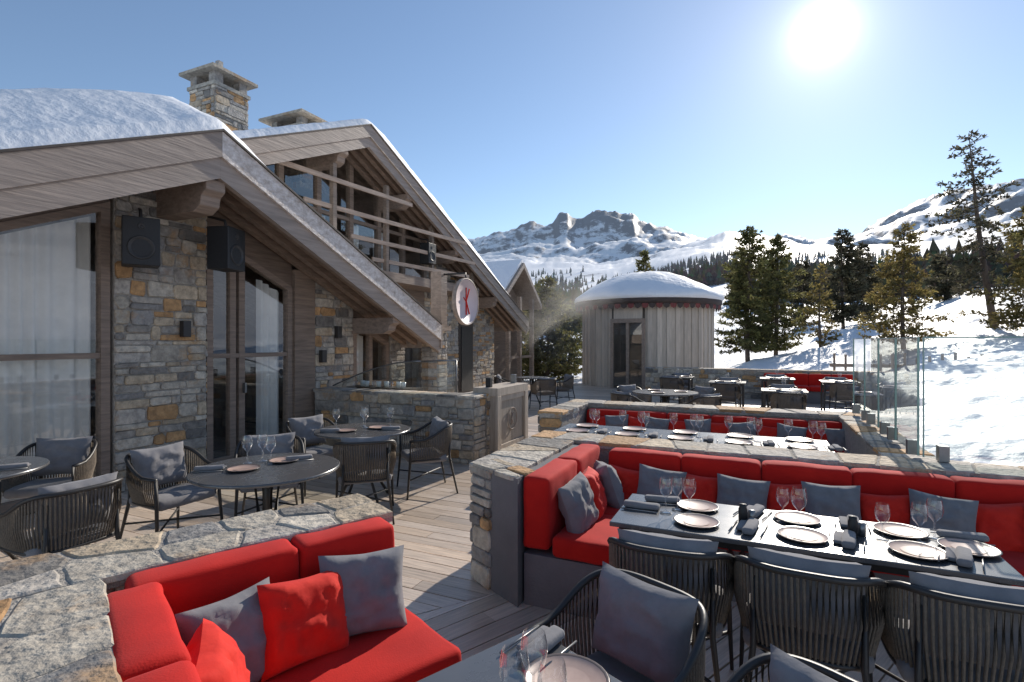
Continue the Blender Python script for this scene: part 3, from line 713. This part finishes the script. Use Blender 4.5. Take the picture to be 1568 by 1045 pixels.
def sofa(name,rz,segs,pillows,base):
    e=empty(name,rz=rz)
    mb=MB()
    for b_ in base: mb.box(*b_,'plaster')
    mb.obj('plinth',parent=e)
    mb=MB()
    for c,s_,r in segs: mb.rbox(c,s_,min(r,.032),'red',puff=.006,wr=.007)
    mb.obj('cushions',parent=e)
    for i,(k,loc,sz,rz_,rx_) in enumerate(pillows):
        mb=MB(); mb.pillow(sz,sz*R(.9,1),.15,k,TR(loc,rz=rz_,rx=rx_,ry=R(-.14,.14))); mb.obj('pillow_%d'%(i+1),parent=e)
    return e
segs=[]
for i in range(10):
    a=-1.36+.27+i*.565; segs.append(((a+.28,4.35,.60),(.563,.17,.42),.06)); segs.append(((a+.28,4.0,.40),(.563,.55,.13),.045))
for i in range(2):
    v=3.14+i*.62; segs.append(((-1.275,v+.31,.60),(.18,.618,.46),.07)); 
segs.append(((-.96,3.44,.40),(.42,.60,.13),.05))
pil=[('grey',(-1.08,3.42,.60),.36,math.pi/2-.1,-.3),('redp',(-1.07,3.72,.60),.34,math.pi/2+.15,-.3),('grey',(-1.03,4.02,.60),.36,math.pi/2+.5,-.3)]
for u in (-.92,-.38,.19,.76,1.33): pil.append(('redp',(u,4.13,.56),.33,0,-.3))
for u in (-.65,-.09,.46,1.04,1.6): pil.append(('grey',(u,4.06,.585),.35,R(-.1,.1),-.35))
sofa('red_corner_sofa',GA,segs,pil,[(-1.36,-.78,3.16,4.44,0,.33),(-.78,4.4,3.76,4.44,0,.331)])
mb=MB()
stonewall(mb,-2.5,1.25,7.45,7.8,0,.80,'bt'); stonewall(mb,.92,1.25,4.87,7.40,0,.80,'t'); mb.box(.9,1.27,4.87,7.40,0,.5,'mortar')
stonewall(mb,-2.5,-2.2,6.3,7.40,0,.80,'lft')
mb.obj('middle_stone_wall',rz=GA)
segs=[]
for i in range(6):
    segs.append(((-1.9+i*.55,7.34,.56),(.548,.17,.36),.06)); segs.append(((-1.9+i*.55,6.95,.40),(.548,.6,.13),.045))
pil=[]
for i in range(6): pil.append(('grey',(-1.7+i*.52,7.1,.55),.33,0,-.3)); pil.append(('redp',(-1.95+i*.52,7.15,.53),.31,0,-.3))
sofa('red_bench_sofa',GA,segs,pil,[(-2.18,.9,6.65,7.44,0,.33)])
mb=MB()
vv=[4.78,5.48,6.18,6.9,7.62]
for i in range(4):
    a,b=vv[i]+.01,vv[i+1]-.01
    mb.add([(1.085,a,.86),(1.085,b,.86),(1.085,b,1.72),(1.085,a,1.72)],[(0,1,2,3)],'rail')
    mb.box(1.080,1.090,a,b,1.721,1.729,'railedge'); mb.box(1.078,1.092,a-.008,a,.86,1.727,'railedge'); mb.box(1.078,1.092,b,b+.008,.86,1.727,'railedge')
uu=[1.10,2.0,2.9,3.8]
for i in range(3):
    a,b=uu[i]+.01,uu[i+1]-.01
    mb.add([(a,4.745,.86),(b,4.745,.86),(b,4.745,1.72),(a,4.745,1.72)],[(0,1,2,3)],'rail')
    mb.box(a,b,4.740,4.750,1.721,1.731,'railedge'); mb.box(a-.008,a,4.738,4.752,.86,1.727,'railedge'); mb.box(b,b+.008,4.738,4.752,.86,1.727,'railedge')
for v in (4.95,5.6,5.9,6.55,6.85,7.45): mb.box(1.05,1.12,v-.03,v+.03,.84,.95,'steel')
for u in (1.22,1.85,2.15,2.75): mb.box(u-.03,u+.03,4.71,4.79,.84,.95,'steel')
mb.obj('glass_wind_screen',rz=GA)
# ------------------------------------------------------------ foreground corner bench
mb=MB()
stonewall(mb,-.45,1.26,2.51,2.87,0,.82,'bfr'); stonewall(mb,-.45,.08,-.3,2.5,0,.82,'l')
slabs(mb,-.47,1.29,2.48,2.90,.82,och=.12,cell=.27)
slabs(mb,-.47,.11,-.3,2.472,.82,och=.14,cell=.31)
mb.obj('foreground_stone_wall',rz=PA)
segs=[((.47,2.41,.60),(.60,.18,.44),.07),((1.0,2.41,.60),(.45,.18,.44),.07),((.18,2.02,.60),(.18,.62,.46),.07),((.18,1.40,.60),(.18,.60,.46),.07),
 ((.76,2.04,.40),(.93,.56,.13),.05),((.50,1.4,.40),(.44,.7,.13),.05)]
pil=[('grey',(.98,2.16,.62),.37,-.25,-.35),('redp',(.72,2.12,.61),.36,.15,-.35),('grey',(.47,2.13,.60),.36,.35,-.35),('redp',(.36,1.86,.60),.36,math.pi/2-.25,-.3)]
sofa('red_bench_sofa',PA,segs,pil,[(.10,1.2,1.80,2.49,0,.33),(.10,.68,.8,1.8,0,.331)])
# ------------------------------------------------------------ left round tables and chairs
roundtable(-1.84,4.0); roundtable(-1.6,5.72,.5)
for p in ((-1.98,3.92),(-1.8,4.2)): plate(p,s=.9); 
for p in ((-2.05,4.12),(-1.86,4.1),(-1.97,4.2)): glass(p)
napkin((-2.22,3.9),.3); napkin((-1.7,4.25),.5)
for p in ((-1.75,5.6),(-1.45,5.8)): plate(p,s=.9)
for p in ((-1.9,5.75),(-1.65,5.9),(-1.35,5.9),(-1.6,5.8)): glass(p)
napkin((-1.3,5.7),.2); napkin((-1.9,5.55),.2)
def aimchair(x,y,tx,ty): chair(x,y,math.atan2(ty-y,tx-x))
aimchair(-2.85,4.45,-1.84,3.95); aimchair(-2.25,4.95,-1.84,4.0); aimchair(-1.42,5.15,-1.6,5.9); aimchair(-.98,6.05,-1.6,5.75)
aimchair(-2.3,6.2,-1.6,5.72); aimchair(-2.95,3.5,-3.9,3.9); aimchair(-4.1,4.75,-3.9,3.9)
roundtable(-4.05,3.9,.5); plate((-3.9,3.8),s=.9); napkin((-3.72,3.95),.6)
# ------------------------------------------------------------ far terrace furniture
roundtable(2.86,9.95,.6); 
for a in range(4):
    t=a*2*math.pi/4+.5; aimchair(2.86+.88*math.cos(t),9.95+.88*math.sin(t),2.86,9.95)
for k in range(3): plate((2.86+.3*math.cos(k*2),9.95+.3*math.sin(k*2)))
roundtable(.55,14.0,.45); aimchair(.8,13.2,.55,14); aimchair(-.2,14.1,.55,14); aimchair(1.35,14.2,.55,14)
for u,v in ((-.6,13.4),(.5,11.6),(.5,15.2),(1.8,14.6),(-1.9,14.8)):
    recttable(u-.4,u+.4,v-.35,v+.35,GA)
    chairG(u+R(-.1,.1),v-.6,math.pi/2); chairG(u,v+.6,-math.pi/2)
    plate(G(u-.15,v)); plate(G(u+.2,v+.05)); glass(G(u,v)); 
mb=MB(); stonewall(mb,-3.2,2.5,17.2,17.6,0,.85,'ft'); mb.obj('far_stone_wall',rz=GA)
segs=[]
for i in range(4): segs.append(((.5+i*.56,17.05,.57),(.555,.2,.42),.05)); segs.append(((.5+i*.56,16.7,.4),(.555,.55,.13),.05))
sofa('red_bench_sofa',GA,segs,[],[(.2,2.5,16.5,17.18,0,.33)])
mb=MB()
for i in range(16): mb.box(2.2+i*.3,2.26+i*.3,19.2,19.26,-.3,1.25+R(-.05,.2),'wood')
mb.box(2.1,7,19.15,19.2,.9,1.0,'wood'); mb.box(2.1,7,19.15,19.2,.4,.5,'wood'); mb.obj('wooden_fence',rz=GA)
# ------------------------------------------------------------ yurt
yt=empty('round_yurt',loc=(5.35,21.2,0),rz=0)
DA=241
mb=MB(); n=96; r=2.5
for i in range(n):
    t=2*math.pi*i/n; k=R(.8,1.15); T=Matrix.Rotation(t,4,'Z')
    dt=((t-math.radians(DA)+math.pi)%(2*math.pi))-math.pi
    if abs(dt)<.24: continue
    mb.box(r-.05,r+(.03 if i%2 else 0),-.083,.083,-.3,3.15,'board',(k,k,k),T=T)
mb.obj('board_walls',parent=yt)
mb=MB(); T=Matrix.Rotation(math.radians(DA),4,'Z')
mb.box(r-.1,r-.04,-.6,.6,-.3,3.1,'room',T=T); mb.box(r-.04,r+.08,-.62,-.52,0,2.5,'wood',T=T); mb.box(r-.04,r+.08,.52,.62,0,2.5,'wood',T=T); mb.box(r-.04,r+.075,-.52,.52,2.35,2.5,'wood',T=T); mb.box(r-.04,r+.06,-.05,.05,0,2.35,'wood',T=T)
mb.box(r-.04,r+.0,-.52,.52,2.5,3.14,'board',T=T)
mb.add([(r,-.52,.1),(r,.52,.1),(r,.52,2.35),(r,-.52,2.35)],[(0,1,2,3)],'pane',T=T)
mb.obj('glazed_door',parent=yt)
mb=MB()
mb.lathe([(2.45,3.0),(2.75,3.0),(2.82,3.08),(2.82,3.22),(2.7,3.26),(0.01,4.0)],64,'eave')
for i in range(72):
    T=Matrix.Rotation(2*math.pi*i/72,4,'Z'); mb.add([(2.79,-.11,3.02),(2.79,.11,3.02),(2.79,.10,2.90),(2.79,.0,2.84),(2.79,-.10,2.90)],[(0,1,2,3,4)],'scallop' if i%2 else 'eave',T=T)
mb.obj('eave_trim',parent=yt)
mb=MB(); prof=[(2.8,3.2),(2.88,3.27),(2.86,3.4),(2.65,3.56),(2.2,3.83),(1.6,4.12),(1.0,4.32),(.5,4.42),(.01,4.44)]
n=64; vs=[];fs=[]
for rr_,z in prof:
    for j in range(n):
        t=2*math.pi*j/n; w=noise.noise(Vector((math.cos(t)*2,math.sin(t)*2,z)))*.06+noise.noise(Vector((math.cos(t)*7,math.sin(t)*7,z*3)))*.03; vs.append(((rr_+w)*math.cos(t),(rr_+w)*math.sin(t),z+w*.8))
for i in range(len(prof)-1):
    for j in range(n): fs.append((i*n+j,i*n+(j+1)%n,(i+1)*n+(j+1)%n,(i+1)*n+j))
mb.add(vs,fs,'snow',(1,1,1),True); mb.obj('snow_cap',parent=yt)
# ------------------------------------------------------------ trees
def conifer(name,x,y,h,w,mk='needle',dens=1.0,bare=.1,lean=0,droop=.15,seed=1,tuft=.22,zb=None,ragged=.35,shape=.72):
    rnd=random.Random(seed); U=rnd.uniform; mb=MB(); z0=H(x,y)-.2 if zb is None else zb
    pts=[];rs_=[]; ph=U(0,6)
    for i in range(9):
        t=i/8; pts.append((lean*t*h+.03*h*.3*math.sin(t*5+ph),.02*h*.3*math.cos(t*4+ph),t*h)); rs_.append(max(.012,.018*h*(1-t)**.8))
    mb.tube(pts,rs_,7,'bark')
    def tp(t):
        f=t*8; i=min(int(f),7); return Vector(pts[i]).lerp(Vector(pts[i+1]),f-i)
    nb=int(h*14*dens); 
    for k in range(nb):
        t=bare+(1-bare)*(k+U(0,1))/nb; p=tp(min(t,.995)); a=U(0,6.283)
        lob=1+.28*noise.noise(Vector((math.cos(a)*1.5+seed,math.sin(a)*1.5,t*h*.8)))*2
        L=w/2*((1-(t-bare)/(1-bare))**shape)*U(1-ragged,1.1)*lob*(.35+.65*min(1,(t-bare)*6+.3))+.12
        dz=-droop+ .55*max(0,t-.55)+U(-.12,.12)
        d=Vector((math.cos(a),math.sin(a),dz)); tip=p+d*L; mid=p+d*L*.55+Vector((0,0,-L*.05))
        tip.z+=L*.10
        mb.tube([p,mid,tip],[.008*h*.25+.006,.012,.004],3,'bark',caps=False)
        m_=max(3,int(L*9*dens**.3))
        br=U(.6,1.35)
        for q in range(m_):
            f=(q+U(.2,1))/m_; f=.12+.91*f
            c=(p.lerp(mid,f*2) if f<.5 else mid.lerp(tip,(f-.5)*2))
            side=Vector((-d.y,d.x,0))*U(-1,1)*L*.32*(1.15-f); c=c+side+Vector((0,0,U(-.06,.08)))
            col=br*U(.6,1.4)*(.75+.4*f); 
            vs=[];fs=[]
            for s_ in range(7):
                e=Vector((U(-1,1)+d.x*.7,U(-1,1)+d.y*.7,U(-.6,.9))).normalized()*tuft*U(.6,1.25)
                g=e.cross(Vector((U(-1,1),U(-1,1),U(-1,1)))).normalized()*tuft*.17
                b0=len(vs); vs+=[c-g*.6,c+e*.55-g,c+e,c+e*.55+g]; fs.append((b0,b0+1,b0+2,b0+3))
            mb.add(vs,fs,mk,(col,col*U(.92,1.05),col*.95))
    return mb.obj(name,loc=(x,y,z0))
def at(px,t): return ((px-784)/815*t,t)
def tree(px,t,ytop,wpx,**k):
    x,y=at(px,t); z0=H(x,y)-.2; zt=1.7+(522-ytop)/815*t
    conifer(k.pop('name','pine_tree'),x,y,zt-z0,wpx/815*t,zb=z0,**k)
tree(838,25,428,110,seed=2,dens=1.7,tuft=.24,shape=.55)
tree(800,27,500,80,seed=3,mk='needle_g',dens=1.6,shape=.5)
tree(872,28,465,70,seed=13,mk='needle',dens=1.6,shape=.5)
tree(987,34,386,52,seed=4,tuft=.3)
tree(1146,31,350,98,seed=5,dens=1.7,tuft=.24,bare=.12,shape=.5,ragged=.5)
tree(1190,33,362,90,seed=6,dens=1.7,tuft=.24,bare=.08,shape=.5,ragged=.5)
tree(1290,40,352,80,seed=7,mk='needle_d',dens=1.3,tuft=.28,shape=.6,ragged=.5)
tree(1322,43,374,74,seed=8,mk='needle_d',dens=1.3,tuft=.28,ragged=.5)
tree(1256,30,408,66,seed=9,mk='needle_g',dens=.9,tuft=.2)
tree(1384,22,345,125,seed=10,mk='needle_g',dens=1.8,tuft=.17,ragged=.5)
tree(1522,22,204,170,seed=12,mk='needle_d',dens=.78,lean=-.13,bare=.2,tuft=.19,droop=.28,ragged=.65,name='larch_tree')
tree(1580,19,318,160,seed=14,mk='needle_g',dens=1.8,tuft=.17,ragged=.5)
tree(1440,45,392,64,seed=15,mk='needle_d',dens=1.3,tuft=.32)
tree(1230,55,400,60,seed=16,mk='needle_d',tuft=.35)
mb=MB(); rnd=random.Random(5); U=rnd.uniform
def mini(x,y,h,col):
    z=H(x,y)-.5; w=h*U(.15,.24); 
    for l in range(5):
        zb_=z+h*(.08+.165*l+U(-.02,.02)); zt_=z+h*min(1,(.36+.165*l)); rr_=w*(1-.17*l)*U(.8,1.15); n=6; vs=[]
        ox,oy=U(-.12,.12)*w,U(-.12,.12)*w
        for j in range(n*2):
            t=math.pi*j/n+U(-.2,.2); q=rr_*(1.1 if j%2 else .55)*U(.75,1.2); vs.append((x+ox+q*math.cos(t),y+oy+q*math.sin(t),zb_+U(-.05,.05)*h))
        vs.append((x,y,zt_)); mb.add(vs,[(j,(j+1)%(2*n),2*n) for j in range(2*n)],'forest',tuple(c*U(.7,1.3) for c in col))
for (p0,p1,r0,r1,cnt,col,h0,h1) in ((790,905,90,420,300,(.9,1,.6),6,11),(700,900,500,1100,300,(.9,1,.9),9,15),(985,1150,260,900,800,(1.15,.98,.85),7,13),(1120,1600,110,330,620,(.8,.8,.6),5,10),(1180,1620,350,900,800,(.95,.93,.85),8,13),(905,1000,300,900,140,(1,1,.8),8,13)):
    for i in range(cnt):
        px=U(p0,p1); s_=(px-784)/815; r=math.exp(U(math.log(r0),math.log(r1))); a_=math.atan(s_); x,y=r*math.sin(a_),r*math.cos(a_)
        if noise.noise(Vector((x/60,y/60,7)))<-.12: continue
        mini(x,y,U(h0,h1),col)
mb.obj('distant_forest')
# ------------------------------------------------------------ drifting steam beside the yurt (real volume)
m=bpy.data.materials.new('steam'); m.use_nodes=True; nt=m.node_tree; nt.nodes.remove(nt.nodes['Principled BSDF'])
vsn=N(nt,'ShaderNodeVolumeScatter'); vsn.inputs['Color'].default_value=(.99,.99,.99,1); vsn.inputs['Anisotropy'].default_value=.72
tc=N(nt,'ShaderNodeTexCoord'); mp=N(nt,'ShaderNodeVectorMath',operation='LENGTH'); nt.links.new(tc.outputs['Object'],mp.inputs[0])
mr=N(nt,'ShaderNodeMapRange'); mr.inputs[1].default_value=.15; mr.inputs[2].default_value=1.0; mr.inputs[3].default_value=1; mr.inputs[4].default_value=0; nt.links.new(mp.outputs['Value'],mr.inputs[0])
nn=N(nt,'ShaderNodeTexNoise'); nn.inputs['Scale'].default_value=1.6; nn.inputs['Detail'].default_value=2; nt.links.new(tc.outputs['Object'],nn.inputs['Vector'])
m2=N(nt,'ShaderNodeMapRange'); m2.inputs[1].default_value=.36; m2.inputs[2].default_value=.66; m2.inputs[3].default_value=0; m2.inputs[4].default_value=.28; nt.links.new(nn.outputs['Fac'],m2.inputs[0])
ml=N(nt,'ShaderNodeMath',operation='MULTIPLY'); nt.links.new(mr.outputs[0],ml.inputs[0]); nt.links.new(m2.outputs[0],ml.inputs[1]); nt.links.new(ml.outputs[0],vsn.inputs['Density'])
nt.links.new(vsn.outputs[0],nt.nodes['Material Output'].inputs['Volume'])
bm=bmesh.new(); bmesh.ops.create_icosphere(bm,subdivisions=3,radius=1.0); me=bpy.data.meshes.new('steam_cloud'); bm.to_mesh(me); bm.free(); me.materials.append(m)
o=bpy.data.objects.new('steam_cloud',me); scn.collection.objects.link(o); o.location=(2.0,18.4,2.4); o.scale=(2.2,1.6,2.0)
# ------------------------------------------------------------ world, sun, camera
w=bpy.data.worlds.new('World'); scn.world=w; w.use_nodes=True; nt=w.node_tree
bg=nt.nodes['Background']; sky=N(nt,'ShaderNodeTexSky',sky_type='NISHITA'); sky.sun_disc=False; sky.sun_elevation=SUN_EL; sky.sun_rotation=SUN_AZ
sky.altitude=1200; sky.air_density=1.05; sky.dust_density=.15; sky.ozone_density=1.3
nt.links.new(sky.outputs[0],bg.inputs['Color']); bg.inputs['Strength'].default_value=.15
tc=N(nt,'ShaderNodeTexCoord'); nm=N(nt,'ShaderNodeVectorMath',operation='NORMALIZE'); nt.links.new(tc.outputs['Generated'],nm.inputs[0])
dp=N(nt,'ShaderNodeVectorMath',operation='DOT_PRODUCT'); nt.links.new(nm.outputs[0],dp.inputs[0]); dp.inputs[1].default_value=SUN
mxm=N(nt,'ShaderNodeMath',operation='MAXIMUM'); nt.links.new(dp.outputs['Value'],mxm.inputs[0]); mxm.inputs[1].default_value=0
tot=None
for e,a in ((7000,10),(1600,.8),(400,.25),(90,.12),(12,.07)):
    pw=N(nt,'ShaderNodeMath',operation='POWER'); nt.links.new(mxm.outputs[0],pw.inputs[0]); pw.inputs[1].default_value=e
    ml=N(nt,'ShaderNodeMath',operation='MULTIPLY_ADD'); nt.links.new(pw.outputs[0],ml.inputs[0]); ml.inputs[1].default_value=a
    if tot is None: ml.inputs[2].default_value=0
    else: nt.links.new(tot,ml.inputs[2])
    tot=ml.outputs[0]
b2=N(nt,'ShaderNodeBackground'); b2.inputs[0].default_value=(1,.97,.92,1); nt.links.new(tot,b2.inputs[1])
ads=N(nt,'ShaderNodeAddShader'); nt.links.new(bg.outputs[0],ads.inputs[0]); nt.links.new(b2.outputs[0],ads.inputs[1]); nt.links.new(ads.outputs[0],nt.nodes['World Output'].inputs[0])
sl=bpy.data.lights.new('sun','SUN'); sl.energy=5.0; sl.angle=math.radians(.5); sl.color=(1,.92,.81)
so=bpy.data.objects.new('sun',sl); scn.collection.objects.link(so); so.rotation_euler=(-SUN).to_track_quat('-Z','Y').to_euler(); so.location=(0,0,30)
cam=bpy.data.cameras.new('camera'); cam.lens=18.7; cam.sensor_width=36; cam.clip_end=20000; cam.clip_start=.05
co=bpy.data.objects.new('camera',cam); scn.collection.objects.link(co); co.location=(0,0,1.7); co.rotation_euler=(math.pi/2,0,0); scn.camera=co
scn.view_settings.view_transform='Standard'; scn.view_settings.look='None'; scn.view_settings.exposure=0
